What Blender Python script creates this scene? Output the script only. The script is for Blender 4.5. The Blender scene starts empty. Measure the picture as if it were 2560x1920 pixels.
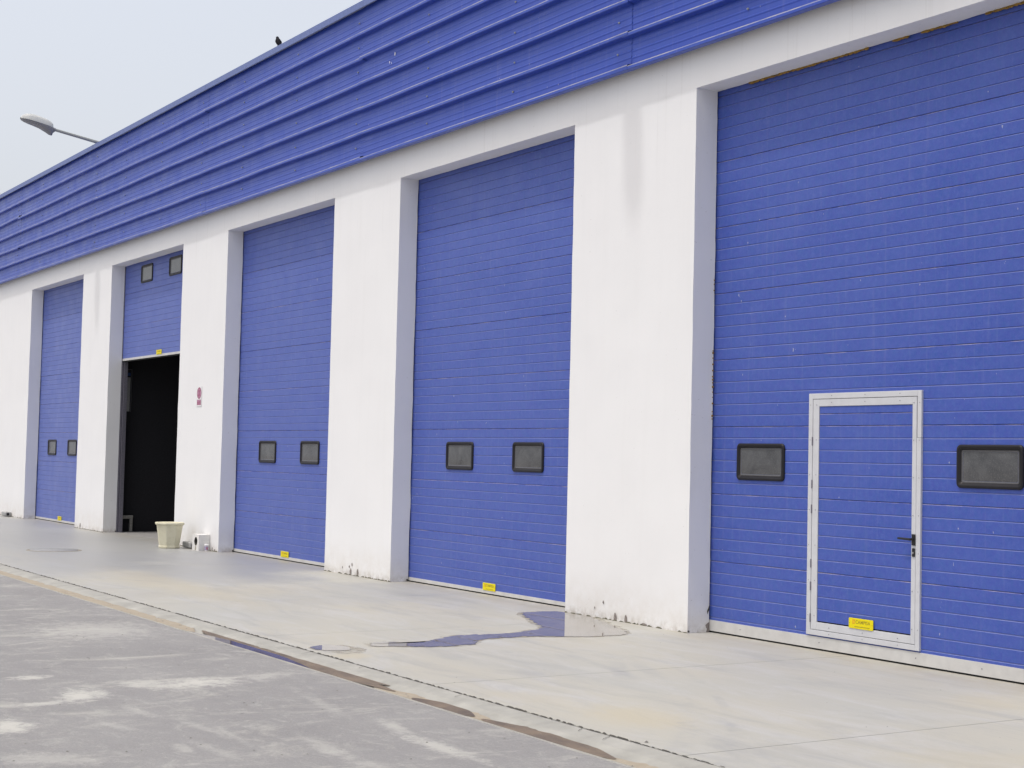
import bpy, math, random
from mathutils import Vector, Matrix, noise
random.seed(11)
S = bpy.context.scene
# ------------------------------------------------------------ camera
YAW, PITCH, ROLL = -1.008, 0.0491, 0.0229
cy, sy, cp, sp, cr, sr = math.cos(YAW), math.sin(YAW), math.cos(PITCH), math.sin(PITCH), math.cos(ROLL), math.sin(ROLL)
F = Vector((sy*cp, cy*cp, sp)); R0 = Vector((cy, -sy, 0)); U0 = R0.cross(F)
RR = cr*R0 + sr*U0; UU = -sr*R0 + cr*U0
cam = bpy.data.cameras.new('camera'); co = bpy.data.objects.new('camera', cam)
S.collection.objects.link(co); S.camera = co
cam.sensor_width = 36; cam.lens = 3807.0833/2560*36; cam.clip_end = 3000; cam.clip_start = .05
co.matrix_world = Matrix(((RR.x, UU.x, -F.x, 0), (RR.y, UU.y, -F.y, -9.25), (RR.z, UU.z, -F.z, 1.62), (0, 0, 0, 1)))
# ------------------------------------------------------------ light: high sun in thin haze, from in front of the facade
SUN_EL, SUN_SIDE = math.radians(68.5), math.radians(-6)     # elevation; azimuth off the facade's normal (towards the far end)
to_sun = Vector((math.sin(SUN_SIDE)*math.cos(SUN_EL), -math.cos(SUN_SIDE)*math.cos(SUN_EL), math.sin(SUN_EL)))
sl = bpy.data.lights.new('sun', 'SUN'); sl.energy = 2.0; sl.angle = math.radians(2.6); sl.color = (.985, .98, .95)
so = bpy.data.objects.new('sun', sl); S.collection.objects.link(so)
so.rotation_euler = (-to_sun).to_track_quat('-Z', 'Y').to_euler()
W = bpy.data.worlds.new('World'); S.world = W; W.use_nodes = True
wn = W.node_tree.nodes; wl = W.node_tree.links
bg = wn['Background']; bg.inputs['Strength'].default_value = .146
sky = wn.new('ShaderNodeTexSky'); sky.sky_type = 'NISHITA'; sky.sun_disc = False
sky.sun_elevation = SUN_EL; sky.sun_rotation = math.atan2(to_sun.x, to_sun.y)
sky.dust_density = 10; sky.air_density = 1.0; sky.altitude = 0
mx = wn.new('ShaderNodeMix'); mx.data_type = 'RGBA'; mx.blend_type = 'ADD'; mx.inputs['Factor'].default_value = 1.0
mx.inputs[7].default_value = (6.75, 6.95, 7.35, 1)      # the milky veil over the blue
wl.new(sky.outputs[0], mx.inputs[6]); wl.new(mx.outputs[2], bg.inputs['Color'])
S.view_settings.view_transform = 'Standard'; S.view_settings.look = 'None'
S.view_settings.exposure = -0.76; S.view_settings.gamma = 1; S.view_settings.use_curve_mapping = False
S.cycles.max_bounces = 8

# ------------------------------------------------------------ helpers
COL = S.collection
def link(o, parent=None):
    COL.objects.link(o)
    if parent is not None: o.parent = parent
    return o
class MB:
    def __init__(s): s.v = []; s.f = []; s.m = []; s.sm = []
    def add(s, vs, fs, mi=0, smooth=False):
        b = len(s.v); s.v += [tuple(v) for v in vs]
        for f in fs: s.f.append(tuple(b+i for i in f)); s.m.append(mi); s.sm.append(smooth)
    def box(s, x0, x1, y0, y1, z0, z1, mi=0):
        s.add([(x0,y0,z0),(x1,y0,z0),(x1,y1,z0),(x0,y1,z0),(x0,y0,z1),(x1,y0,z1),(x1,y1,z1),(x0,y1,z1)],
              [(0,3,2,1),(4,5,6,7),(0,1,5,4),(1,2,6,5),(2,3,7,6),(3,0,4,7)], mi)
    def tube(s, p0, p1, r0, r1=None, n=12, mi=0, cap=True):
        r1 = r0 if r1 is None else r1
        p0 = Vector(p0); p1 = Vector(p1); d = (p1-p0).normalized()
        a = d.orthogonal().normalized(); b = d.cross(a)
        vs = []
        for p, r in ((p0, r0), (p1, r1)):
            for i in range(n):
                t = 2*math.pi*i/n; vs.append(p + a*r*math.cos(t) + b*r*math.sin(t))
        s.add(vs, [(i, (i+1) % n, n+(i+1) % n, n+i) for i in range(n)], mi, True)
        if cap: s.add(vs[:n], [tuple(range(n))[::-1]], mi); s.add(vs[n:], [tuple(range(n))], mi)
    def prism(s, prof, x0, x1, mis=None, cap=True):     # closed (y,z) profile extruded along x
        n = len(prof)
        vs = [(x0, y, z) for y, z in prof] + [(x1, y, z) for y, z in prof]
        for i in range(n):
            j = (i+1) % n
            s.add([vs[i], vs[j], vs[n+j], vs[n+i]], [(0, 1, 2, 3)], mis[i] if mis else 0)
        if cap: s.add(vs[:n], [tuple(range(n))[::-1]]); s.add(vs[n:], [tuple(range(n))])
    def lathe(s, prof, n, c=(0, 0, 0), mi=0, smooth=True, rot=0):
        vs = []
        for r, z in prof:
            for i in range(n):
                t = 2*math.pi*i/n + rot; vs.append((c[0]+r*math.cos(t), c[1]+r*math.sin(t), c[2]+z))
        fs = [(k*n+i, k*n+(i+1) % n, (k+1)*n+(i+1) % n, (k+1)*n+i) for k in range(len(prof)-1) for i in range(n)]
        s.add(vs, fs, mi, smooth)
        s.add(vs[:n], [tuple(range(n))[::-1]], mi); s.add(vs[-n:], [tuple(range(n))], mi)
    def mesh(s, name, mats):
        me = bpy.data.meshes.new(name); me.from_pydata(s.v, [], s.f); me.validate()
        for m in (mats if isinstance(mats, (list, tuple)) else [mats]): me.materials.append(m)
        if len(me.polygons) == len(s.m):
            me.polygons.foreach_set('material_index', s.m); me.polygons.foreach_set('use_smooth', s.sm)
        me.update(); return me
    def obj(s, name, mats, parent=None, loc=(0, 0, 0)):
        o = bpy.data.objects.new(name, s.mesh(name, mats)); o.location = loc
        return link(o, parent)
def empty(name, loc, parent=None):
    o = bpy.data.objects.new(name, None); o.location = loc; o.empty_display_size = .2
    return link(o, parent)
def tag(o, label=None, cat=None, group=None, kind=None):
    if label: o['label'] = label
    if cat: o['category'] = cat
    if group: o['group'] = group
    if kind: o['kind'] = kind
    return o
def bevel(o, w, n=2, angle=35):
    b = o.modifiers.new('bevel', 'BEVEL'); b.width = w; b.segments = n; b.limit_method = 'ANGLE'; b.angle_limit = math.radians(angle)
    return o

# ------------------------------------------------------------ materials
class N:
    def __init__(s, name):
        s.m = bpy.data.materials.new(name); s.m.use_nodes = True
        s.t = s.m.node_tree; s.n = s.t.nodes; s.l = s.t.links; s.b = s.n['Principled BSDF']
        s.pos = s.n.new('ShaderNodeNewGeometry').outputs['Position']
    def set(s, sock, v):
        if hasattr(v, 'links') or isinstance(v, bpy.types.NodeSocket): s.l.new(v, sock)
        else: sock.default_value = v
    def scl(s, v, k, off=(0, 0, 0)):
        n = s.n.new('ShaderNodeMapping'); s.set(n.inputs[0], v); n.inputs['Scale'].default_value = k; n.inputs['Location'].default_value = off; return n.outputs[0]
    def noise(s, scale, detail=4, rough=.55, vec=None, k=None, dist=0, col=False):
        n = s.n.new('ShaderNodeTexNoise'); v = vec or s.pos
        if k: v = s.scl(v, k)
        s.l.new(v, n.inputs['Vector']); n.inputs['Scale'].default_value = scale; n.inputs['Detail'].default_value = detail
        n.inputs['Roughness'].default_value = rough; n.inputs['Distortion'].default_value = dist
        return n.outputs[1 if col else 0]
    def mr(s, v, a, b, c=0, d=1, smooth=False):
        n = s.n.new('ShaderNodeMapRange'); s.set(n.inputs[0], v)
        if smooth: n.interpolation_type = 'SMOOTHSTEP'
        for i, x in enumerate((a, b, c, d)): n.inputs[i+1].default_value = x
        return n.outputs[0]
    def math(s, op, a, b=0, clamp=False):
        n = s.n.new('ShaderNodeMath'); n.operation = op; n.use_clamp = clamp; s.set(n.inputs[0], a); s.set(n.inputs[1], b); return n.outputs[0]
    def mix(s, f, a, b, mode='MIX'):
        n = s.n.new('ShaderNodeMix'); n.data_type = 'RGBA'; n.blend_type = mode
        s.set(n.inputs['Factor'], f); s.set(n.inputs[6], a if not isinstance(a, tuple) else (*a, 1)[:4]); s.set(n.inputs[7], b if not isinstance(b, tuple) else (*b, 1)[:4])
        return n.outputs[2]
    def xyz(s):
        n = s.n.new('ShaderNodeSeparateXYZ'); s.l.new(s.pos, n.inputs[0]); return n.outputs
    def bump(s, h, strength=.3, dist=.01, prev=None):
        n = s.n.new('ShaderNodeBump'); s.set(n.inputs['Height'], h); n.inputs['Strength'].default_value = strength; n.inputs['Distance'].default_value = dist
        if prev is not None: s.l.new(prev, n.inputs['Normal'])
        s.l.new(n.outputs[0], s.b.inputs['Normal']); return n.outputs[0]
    def vm(s, op, a, b):
        n = s.n.new('ShaderNodeVectorMath'); n.operation = op; s.set(n.inputs[0], a); s.set(n.inputs[1], b); return n
    def blobs(s, items, warp_scale=3, warp=.35, soft=(.6, 1.25), fine=.5):
        """worn/dusty patches: soft ellipses at fixed places on the ground, edges broken by noise"""
        w = s.noise(warp_scale, 5, .65, col=True)
        w = s.vm('SUBTRACT', w, (.5, .5, .5)).outputs[0]
        edge = s.mr(s.noise(11, 9, .8, k=(1, 1, 1)), .3, .7, -fine, fine)
        tot = None
        for cx, cy_, a, b, c, d, wt in items:   # centre, inverse axes, weight
            p = s.vm('SUBTRACT', s.pos, (cx, cy_, 0)).outputs[0]
            u = s.vm('DOT_PRODUCT', p, (a, b, 0)).outputs['Value']; v = s.vm('DOT_PRODUCT', p, (c, d, 0)).outputs['Value']
            cmb = s.n.new('ShaderNodeCombineXYZ'); s.l.new(u, cmb.inputs[0]); s.l.new(v, cmb.inputs[1])
            ww = s.vm('MULTIPLY', w, (warp*3, warp*3, 0)).outputs[0]
            L = s.vm('LENGTH', s.vm('ADD', cmb.outputs[0], ww).outputs[0], (0, 0, 0)).outputs['Value']
            L = s.math('ADD', L, edge)
            m = s.mr(L, soft[0], soft[1], wt, 0, True)
            tot = m if tot is None else s.math('MAXIMUM', tot, m)
        return tot
    def fin(s, col, rough=.6, metal=0, spec=.5, coat=0):
        s.set(s.b.inputs['Base Color'], col if not isinstance(col, tuple) else (*col, 1)[:4])
        s.set(s.b.inputs['Roughness'], rough); s.b.inputs['Metallic'].default_value = metal
        s.b.inputs['Specular IOR Level'].default_value = spec; s.b.inputs['Coat Weight'].default_value = coat
        return s.m

# plaster ------------------------------------------------
def m_plaster():
    a = N('white_plaster'); x, y, z = a.xyz()
    c = a.mix(a.mr(a.noise(1.1, 5), .3, .7), (.803, .805, .812), (.780, .782, .79))
    st = a.mr(a.noise(1, 4, .6, k=(7, 7, .35)), .50, .78)
    c = a.mix(a.math('MULTIPLY', st, .08), c, (.62, .61, .60))
    run = a.math('MULTIPLY', a.mr(a.noise(1, 3, .6, k=(16, 16, .5)), .60, .72), a.mr(z, 4.2, 5.6))
    c = a.mix(a.math('MULTIPLY', run, .16), c, (.42, .40, .38))
    low = a.math('MULTIPLY', a.mr(z, .02, .55, 1, 0, True), a.mr(a.noise(5, 6, .7), .30, .72))
    c = a.mix(a.math('MULTIPLY', low, .45), c, (.56, .51, .44))
    spk = a.math('MULTIPLY', a.mr(a.noise(38, 3, .6), .715, .745), .65)
    c = a.mix(spk, c, (.30, .28, .27))
    foot = a.math('MULTIPLY', a.mr(z, .0, .10, 1, 0), a.mr(a.noise(11, 5, .7), .42, .60))
    c = a.mix(a.math('MULTIPLY', foot, .6), c, (.36, .32, .27))
    n = a.bump(a.noise(70, 4, .7), .14, .004)
    a.bump(a.noise(3.5, 4, .6), .12, .02, n)
    return a.fin(c, .85, spec=.25)
def m_blue(name, base, lite, rough=.42, spec=.5, grain=.75, bumpk=.12):
    a = N(name)
    g = a.mr(a.noise(24, 7, .9), .38, .62)
    c = a.mix(a.math('MULTIPLY', g, grain), base, lite)
    g2 = a.mr(a.noise(15, 6, .85, k=(1.4, 1, .8)), .42, .62)
    c = a.mix(a.math('MULTIPLY', g2, grain*.8), c, (base[0]*1.9, base[1]*.95, base[2]*1.02))
    g3 = a.mr(a.noise(17, 6, .85, k=(1.4, 1, .8)), .48, .66)
    c = a.mix(a.math('MULTIPLY', g3, grain*.7), c, (base[0]*.8, base[1]*1.35, base[2]*.95))
    big = a.mr(a.noise(1.3, 5, .6, k=(1, 1, 1.6)), .35, .7)
    c = a.mix(a.math('MULTIPLY', big, .30), c, lite)
    run = a.mr(a.noise(1, 4, .65, k=(22, 22, .9)), .55, .75)
    c = a.mix(a.math('MULTIPLY', run, .16), c, (.24, .25, .42))
    spk = a.mr(a.noise(24, 2, .5, k=(1, 1, .6)), .765, .785)
    c = a.mix(a.math('MULTIPLY', spk, .5), c, (.55, .54, .55))
    n = a.bump(a.noise(160, 3, .7), bumpk, .003)
    a.bump(a.noise(2.2, 3, .5, k=(.5, 1, 1.5)), .25, .012, n)
    return a.fin(c, a.mr(a.noise(3, 4), .3, .7, rough-.06, rough+.1), spec=spec)
def m_ledge(name, base, dust, lo=.38, hi=.62):  # dust: dust tone on door ledges, painted highlight tone on cladding ribs
    a = N(name)
    k = a.mr(a.noise(2.4, 6, .75, k=(1.6, 1, 4)), lo, hi)
    return a.fin(a.mix(k, base, dust), .6)
def m_concrete():
    a = N('apron_concrete'); x, y, z = a.xyz()
    c = a.mix(a.mr(a.noise(.55, 5, .6, k=(.6, 1.3, 1)), .35, .68), (.395, .395, .362), (.44, .42, .35))
    c = a.mix(a.math('MULTIPLY', a.mr(a.noise(1.7, 8, .75, k=(.45, 1.6, 1), dist=.8), .48, .70), .75), c, (.465, .468, .465))
    c = a.mix(a.math('MULTIPLY', a.mr(a.noise(1.3, 8, .75, k=(.4, 1.8, 1), dist=.8), .50, .72), .75), c, (.300, .303, .300))
    far = a.mr(a.math('ADD', x, a.mr(a.noise(.5, 4), .3, .7, -3, 3)), -15.5, -21.5, 0, 1, True)
    far = a.math('MULTIPLY', far, a.mr(y, -3.9, -2.2, .45, 1))
    c = a.mix(a.math('MULTIPLY', far, .8), c, (.290, .297, .300))
    och = a.blobs(CONC, 1.6, .2, (.35, 1.25), .35)
    c = a.mix(a.math('MULTIPLY', och, .62), c, (.452, .405, .285))
    foot = a.math('MULTIPLY', a.mr(y, -.35, .02, 0, 1), a.mr(a.noise(3.5, 5, .7), .38, .62))
    c = a.mix(a.math('MULTIPLY', foot, .5), c, (.35, .31, .235))
    for (cx, cy_, r0, w0) in ((-13.2, -10.2, 9.05, .10), (-13.2, -10.2, 9.32, .05), (-4.0, 6.5, 10.3, .10), (-12.0, -12.5, 10.6, .07)):
        L = a.vm('LENGTH', a.vm('SUBTRACT', a.pos, (cx, cy_, 0)).outputs[0], (0, 0, 0)).outputs['Value']
        m = a.mr(a.math('ABSOLUTE', a.math('SUBTRACT', L, r0)), w0*.3, w0, 1, 0, True)
        m = a.math('MULTIPLY', m, a.mr(a.noise(1.2, 6, .75), .48, .66))
        c = a.mix(a.math('MULTIPLY', m, .38), c, (.27, .275, .29))
    sc = a.mr(a.noise(1, 4, .7, k=(2.2, 26, 1), dist=1.5), .63, .72)
    c = a.mix(a.math('MULTIPLY', sc, .25), c, (.27, .275, .30))
    spk = a.mr(a.noise(30, 2, .5), .74, .76)
    c = a.mix(a.math('MULTIPLY', spk, .4), c, (.22, .20, .19))
    c = a.mix(a.math('MULTIPLY', a.mr(a.noise(55, 6, .9), .38, .62), .22), c, (.31, .31, .305))
    a.bump(a.noise(120, 4, .7), .18, .003)
    rough = a.mix(far, (.62, .62, .62), (.43, .43, .43))
    return a.fin(c, rough, spec=.5)
def m_asphalt():
    a = N('dusty_asphalt')
    c = a.mix(a.mr(a.noise(.8, 6, .65, k=(1, 1.3, 1)), .35, .68), (.235, .231, .228), (.300, .296, .287))
    c = a.mix(a.math('MULTIPLY', a.mr(a.noise(48, 6, .95), .40, .62), .6), c, (.185, .182, .188))
    c = a.mix(a.math('MULTIPLY', a.mr(a.noise(70, 5, .9), .53, .66), .6), c, (.40, .395, .385))
    wisp = a.mr(a.noise(1.5, 9, .78, k=(1, .55, 1), dist=1.1), .53, .70)
    c = a.mix(a.math('MULTIPLY', wisp, .85), c, (.43, .425, .385))
    w2 = a.mr(a.noise(4.5, 9, .85, k=(.8, 1.2, 1), dist=.8), .52, .70)
    c = a.mix(a.math('MULTIPLY', w2, .6), c, (.42, .418, .385))
    w3 = a.mr(a.noise(10, 9, .9, k=(.7, 1.3, 1), dist=.5), .55, .66)
    c = a.mix(a.math('MULTIPLY', w3, .5), c, (.40, .395, .37))
    dk = a.mr(a.noise(2.3, 7, .75, k=(.8, 1.1, 1), dist=.6), .50, .70)
    c = a.mix(a.math('MULTIPLY', dk, .30), c, (.205, .20, .205))
    dust = a.blobs(ASPH, 4.5, .42, (.15, 1.35), .75)
    c = a.mix(a.math('MULTIPLY', dust, .88), c, (.49, .485, .445))
    spot = a.mr(a.noise(9, 2, .5), .745, .765)
    c = a.mix(a.math('MULTIPLY', spot, .6), c, (.12, .115, .12))
    n = a.bump(a.noise(150, 5, .8), .5, .006)
    a.bump(a.noise(12, 4, .6), .25, .01, n)
    return a.fin(c, .9, spec=.3)
ASPH = [(-10.032,-6.215,1.604,5.74,3.886,.917,1),(-9.826,-6.511,1.434,5.664,13.425,1.729,.8),(-10.261,-5.337,1.044,2.842,4.257,-.247,1),
 (-10.342,-5.674,1.992,5.843,4.946,-2.158,.75),(-10.956,-6.309,1.76,6.92,8.71,-.243,.9),(-9.106,-6.904,1.772,7.058,4.056,-1.868,.95),
 (-8.061,-6.959,.827,3.016,4.752,-2.278,.45),(-8.849,-6.35,2.458,6.61,4.5,-16,.35),(-9.336,-6.073,2.867,7.194,2.6,-18,.3),
 (-13.617,-5.015,.497,1.622,1.353,-.512,.5),(-7.498,-4.954,2.019,3.123,.677,-11.375,.75),(-8.133,-4.898,4.111,6.432,-1.547,-13.173,.55),
 (-7.694,-5.54,2.628,4.47,-.7,-12,.45),(-9.112,-4.911,2.475,4.431,-2,-17,.3),(-8.511,-5.917,2.14,4.645,2,-22,.3),
 (-8.308,-5.865,3.271,6.463,-.7,-25,.3),(-7.841,-6.103,2.724,5.7,2,-18,.3),(-8.028,-6.248,5.071,11.897,4,-15,.4),
 (-7.227,-5.528,3.808,6.855,5.903,-14.375,.4),(-10.353,-4.773,2.202,5.346,5.766,.84,.5)]
CONC = [(-7.811,-3.303,1.618,2.064,1.377,-2.325,1),(-8.734,-3.522,1.577,2.34,2.287,-3.987,.55),(-5.851,-2.412,1.383,1.163,2.197,-1.94,.6),
 (-7.262,-.643,2.405,2.003,1.705,-1.642,.5),(-17.881,-2.779,.328,.866,.079,-2.097,.75),(-17.655,.526,.618,1.092,.12,-1.524,.3),
 (-11.333,-1.225,1.241,1.725,1.428,-2.655,.35),(-11.148,-3.686,2.298,4.649,4.702,-1.917,.9),(-16.792,-2.544,.403,1.018,1.322,-.419,.5)]
def simple(name, col, rough=.5, metal=0, spec=.5, var=.25, bump=0, scale=40, coat=0):
    a = N(name); dark = tuple(c*(1-var) for c in col)
    c = a.mix(a.mr(a.noise(scale, 4, .6), .3, .7), col, dark)
    if bump: a.bump(a.noise(scale*3, 4, .7), bump, .004)
    return a.fin(c, rough, metal, spec, coat)
def blue(*k, sheen=.25, **kw):
    m = m_blue(*k, **kw); b = m.node_tree.nodes['Principled BSDF']; b.inputs['Sheen Weight'].default_value = sheen; b.inputs['Sheen Roughness'].default_value = .45; b.inputs['Sheen Tint'].default_value = (.85, .9, 1, 1); return m
M = dict(
 plaster=m_plaster(), conc=m_concrete(), asph=m_asphalt(),
 door=blue('blue_door_steel', (.024, .066, .355), (.078, .124, .430), spec=.4, sheen=.20),
 clad=blue('blue_cladding_steel', (.022, .062, .385), (.042, .086, .425), .34, .45, .25, .03, sheen=.03),
 ledge=m_ledge('dusty_groove_ledge', (.090, .135, .415), (.205, .235, .475), .15, .80),
 joint=m_ledge('dusty_joint_ledge', (.06, .09, .37), (.36, .33, .42), .40, .70),
 edge=m_ledge('painted_rib_highlight', (.13, .16, .36), (.33, .33, .38), .36, .60),  # sky glint along each cladding rib's top edge, painted in as paler colour
 coping=simple('faded_blue_coping', (.13, .18, .42), .45),
 grey=simple('grey_aluminium', (.58, .59, .62), .45, 0, .5, .10, scale=9),
 rail=simple('pale_bottom_rail', (.60, .595, .58), .5, 0, .5, .16, scale=7),
 seal=simple('black_rubber', (.012, .012, .012), .8, 0, .3),
 plastic=simple('black_plastic_frame', (.010, .009, .013), .45, 0, .35, .3),
 handle=simple('black_handle_plastic', (.010, .010, .012), .4, 0, .5, .3),
 yellow=simple('yellow_label', (.78, .66, .004), .5, 0, .3, .06),
 ink=simple('faded_label_ink', (.33, .26, .01), .6), orange=simple('orange_label_mark', (.74, .36, .01), .6),
 foam=simple('yellow_brown_foam', (.36, .22, .06), .9, 0, .2, .55, .6, 30),
 brick=simple('chipped_masonry', (.34, .30, .28), .95, 0, .2, .6, .7, 45),
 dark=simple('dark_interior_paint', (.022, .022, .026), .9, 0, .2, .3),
 darkfloor=simple('worn_indoor_concrete', (.34, .335, .33), .7, 0, .3, .35, scale=5),
 zinc=simple('galvanised_track', (.26, .25, .30), .45, .6, .5, .3),
 lip=simple('clear_pane_lip', (.11, .11, .12), .15, 0, .5, .3), lampgrey=simple('lamp_grey_paint', (.50, .51, .50), .55, 0, .4, .05, scale=8), lamplens=simple('lamp_lens_grey', (.24, .245, .265), .45, 0, .4, .05, scale=8),
 arm=simple('galvanised_arm', (.36, .37, .36), .45, .35, .5, .15),
 bird=simple('dark_feathers', (.008, .008, .014), .8, 0, .2, .5, .4, 120), beak=simple('dark_beak', (.05, .05, .045), .5),
 drain=simple('grey_zinc_drain', (.42, .42, .415), .5, .0, .5, .4, 0, 14), hole=simple('black_hole', (.006, .006, .006), .9),
 cast=simple('white_cast_concrete', (.74, .73, .71), .85, 0, .3, .10, .4, 18),
 cup=simple('white_paper_cup', (.82, .80, .82), .5, 0, .3, .05), cuplid=simple('white_cup_lid', (.86, .86, .86), .4), cupprint=simple('purple_cup_print', (.45, .40, .58), .5), cupred=simple('red_cup_print', (.50, .10, .16), .5),
 signwhite=simple('white_sign_plate', (.80, .79, .81), .5, 0, .4, .04), signred=simple('dark_red_sign_print', (.30, .045, .11), .5), signpink=simple('faded_pink_sign_print', (.58, .30, .46), .5),
 joint_dirt=simple('joint_dirt', (.13, .124, .112), .95, 0, .2, .6, .8, 60),
 gutter=simple('gutter_concrete', (.40, .395, .36), .75, 0, .3, .30, .15, 3),
 roof=simple('grey_roof_sheet', (.35, .35, .36), .6), stone=simple('pebble_grey', (.30, .29, .27), .9, var=.6, scale=8),
 soil=simple('sandy_ground', (.33, .30, .25), .95), moss=simple('dark_moss', (.15, .145, .10), .95, var=.6, bump=.6),
 iron=simple('manhole_concrete', (.31, .315, .325), .7, 0, .4, .25, .3, 14), ironrim=simple('manhole_rim_dirt', (.30, .28, .235), .9),
 board=simple('pale_notice_board', (.36, .365, .37), .7), bluetag=simple('blue_board_header', (.02, .07, .22), .6), bench=simple('weathered_bench_wood', (.30, .29, .27), .8, var=.4), darkframe=simple('dark_board_frame', (.08, .08, .09), .6),
)
def m_pane():
    a = N('dusty_acrylic_pane')
    c = a.mix(a.mr(a.noise(4, 4, .6, dist=.6), .35, .68), (.036, .037, .041), (.085, .086, .090))
    c = a.mix(a.math('MULTIPLY', a.mr(a.noise(90, 3, .7), .5, .7), .3), c, (.2, .2, .2))
    return a.fin(c, a.mr(a.noise(9, 3), .3, .7, .02, .09), spec=.9)
def m_pot():
    a = N('cream_planter_plastic'); tc = a.n.new('ShaderNodeTexCoord')
    def wv(sx):
        w = a.n.new('ShaderNodeTexWave'); w.wave_type = 'BANDS'; w.bands_direction = 'X'
        a.l.new(a.vm('DOT_PRODUCT', tc.outputs['Object'], (1, 1.2, sx)).outputs['Value'], w.inputs['Vector']) if False else None
        cmb = a.n.new('ShaderNodeCombineXYZ'); a.l.new(a.vm('DOT_PRODUCT', tc.outputs['Object'], (.8, 1.4, sx)).outputs['Value'], cmb.inputs[0]); a.l.new(cmb.outputs[0], w.inputs['Vector'])
        w.inputs['Scale'].default_value = 9; return w.outputs['Fac']
    h = a.math('MAXIMUM', wv(1.2), wv(-1.2))
    c = a.mix(a.mr(h, .55, .95), (.60, .57, .42), (.70, .67, .52))
    c = a.mix(a.math('MULTIPLY', a.mr(a.noise(9, 5, .7), .5, .75), .4), c, (.42, .38, .22))
    a.bump(h, .35, .006); return a.fin(c, .6, spec=.3)
def m_water(name, bed, rough=.010):
    a = N(name)
    if name == 'puddle_water': rough = a.mr(a.noise(3.2, 7, .75, dist=.4), .60, .68, .010, .16)
    a.bump(a.noise(6, 2, .5, k=(1, 1, 1)), .012, .01)
    a.b.inputs['IOR'].default_value = 1.45
    return a.fin(a.mix(a.mr(a.noise(4, 4), .3, .7), bed, tuple(c*.75 for c in bed)), rough, spec=.5)
def m_sand(name, wet):
    a = N(name); x, y, z = a.xyz()
    dry = a.mix(a.mr(a.noise(7, 5, .7), .3, .7), (.375, .335, .265), (.33, .285, .22))
    w = a.mix(a.mr(a.noise(5, 5, .7, k=(.6, 1, 1)), .35, .65), (.115, .093, .075), (.205, .16, .115))
    c = w if wet else dry
    c = a.mix(a.math('MULTIPLY', a.mr(a.noise(60, 3, .7), .6, .75), .5), c, (.18, .13, .09))
    a.bump(a.noise(70, 4, .7), .5, .006)
    return a.fin(c, .55 if wet else .9, spec=.22 if wet else .2)
M['pane'] = m_pane(); M['pot'] = m_pot(); M['water'] = m_water('puddle_water', (.27, .25, .22)); M['gwater'] = m_water('gutter_water', (.12, .095, .085))
M['sand'] = m_sand('dry_sand', False); M['wet'] = m_sand('wet_sand', True)
def m_damprim():
    a = N('damp_concrete_rim'); c = a.mix(a.mr(a.noise(5, 5, .7), .35, .65), (.41, .375, .30), (.35, .325, .27))
    a.b.inputs['Alpha'].default_value = 1; a.l.new(a.mr(a.noise(4.5, 7, .75, dist=.5), .40, .62, 0, .7), a.b.inputs['Alpha']); return a.fin(c, .5)
M['damprim'] = m_damprim()
M['damp'] = simple('damp_concrete', (.33, .29, .22), .5, var=.2, scale=6)

# ============================================================ GROUND
g = MB(); g.add([(-900,-900,-.3),(900,-900,-.3),(900,900,-.3),(-900,900,-.3)], [(0,1,2,3)])
tag(g.obj('ground', M['soil']), kind='structure')
# road with a ragged edge beside the gutter
r = MB(); xs = [-900, -300, -100, -60] + [-45+i*.09 for i in range(545)] + [30, 100, 900]
def redge(x): return -4.328 - .016*noise.noise((x*2.2, 0, 0)) - .012*noise.noise((x*11, 5, 0)) if -45 <= x <= 5 else -4.33
top = [(x, redge(x), 0) for x in xs]; low = [(x, redge(x)+.004, -.06) for x in xs]; far = [(x, -900, 0) for x in xs]
n = len(xs)
r.add(far+top+low, [(i, i+1, n+i+1, n+i) for i in range(n-1)] + [(n+i, n+i+1, 2*n+i+1, 2*n+i) for i in range(n-1)])
tag(r.obj('road', M['asph']), kind='structure')
# gutter: shallow dished channel cast along the apron
GP = [(-3.869, -.10), (-3.869, -.003), (-3.895, .001), (-4.03, -.010), (-4.085, -.030), (-4.16, -.047), (-4.24, -.046), (-4.285, -.028), (-4.300, .000), (-4.322, .004), (-4.327, -.004), (-4.327, -.10)]
gm = MB(); xs = [-62, -50] + [-45+i*.12 for i in range(409)] + [6, 20]
rows = []
for x in xs:
    row = []
    for i, (y, z) in enumerate(GP):
        j = .002*noise.noise((x*1.5, i*1.7, 2)) if 1 <= i <= 10 else 0
        k = .0015*noise.noise((x*1.5, i, 9)) if 1 < i < 11 else 0
        row.append((x, y+j, z+k))
    rows.append(row)
nn = len(GP)
gm.add([p for row in rows for p in row], [(a*nn+b, a*nn+b+1, (a+1)*nn+b+1, (a+1)*nn+b) for a in range(len(xs)-1) for b in range(nn-1)], 0, False)
gutter = tag(gm.obj('gutter', M['gutter']), kind='structure')
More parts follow.
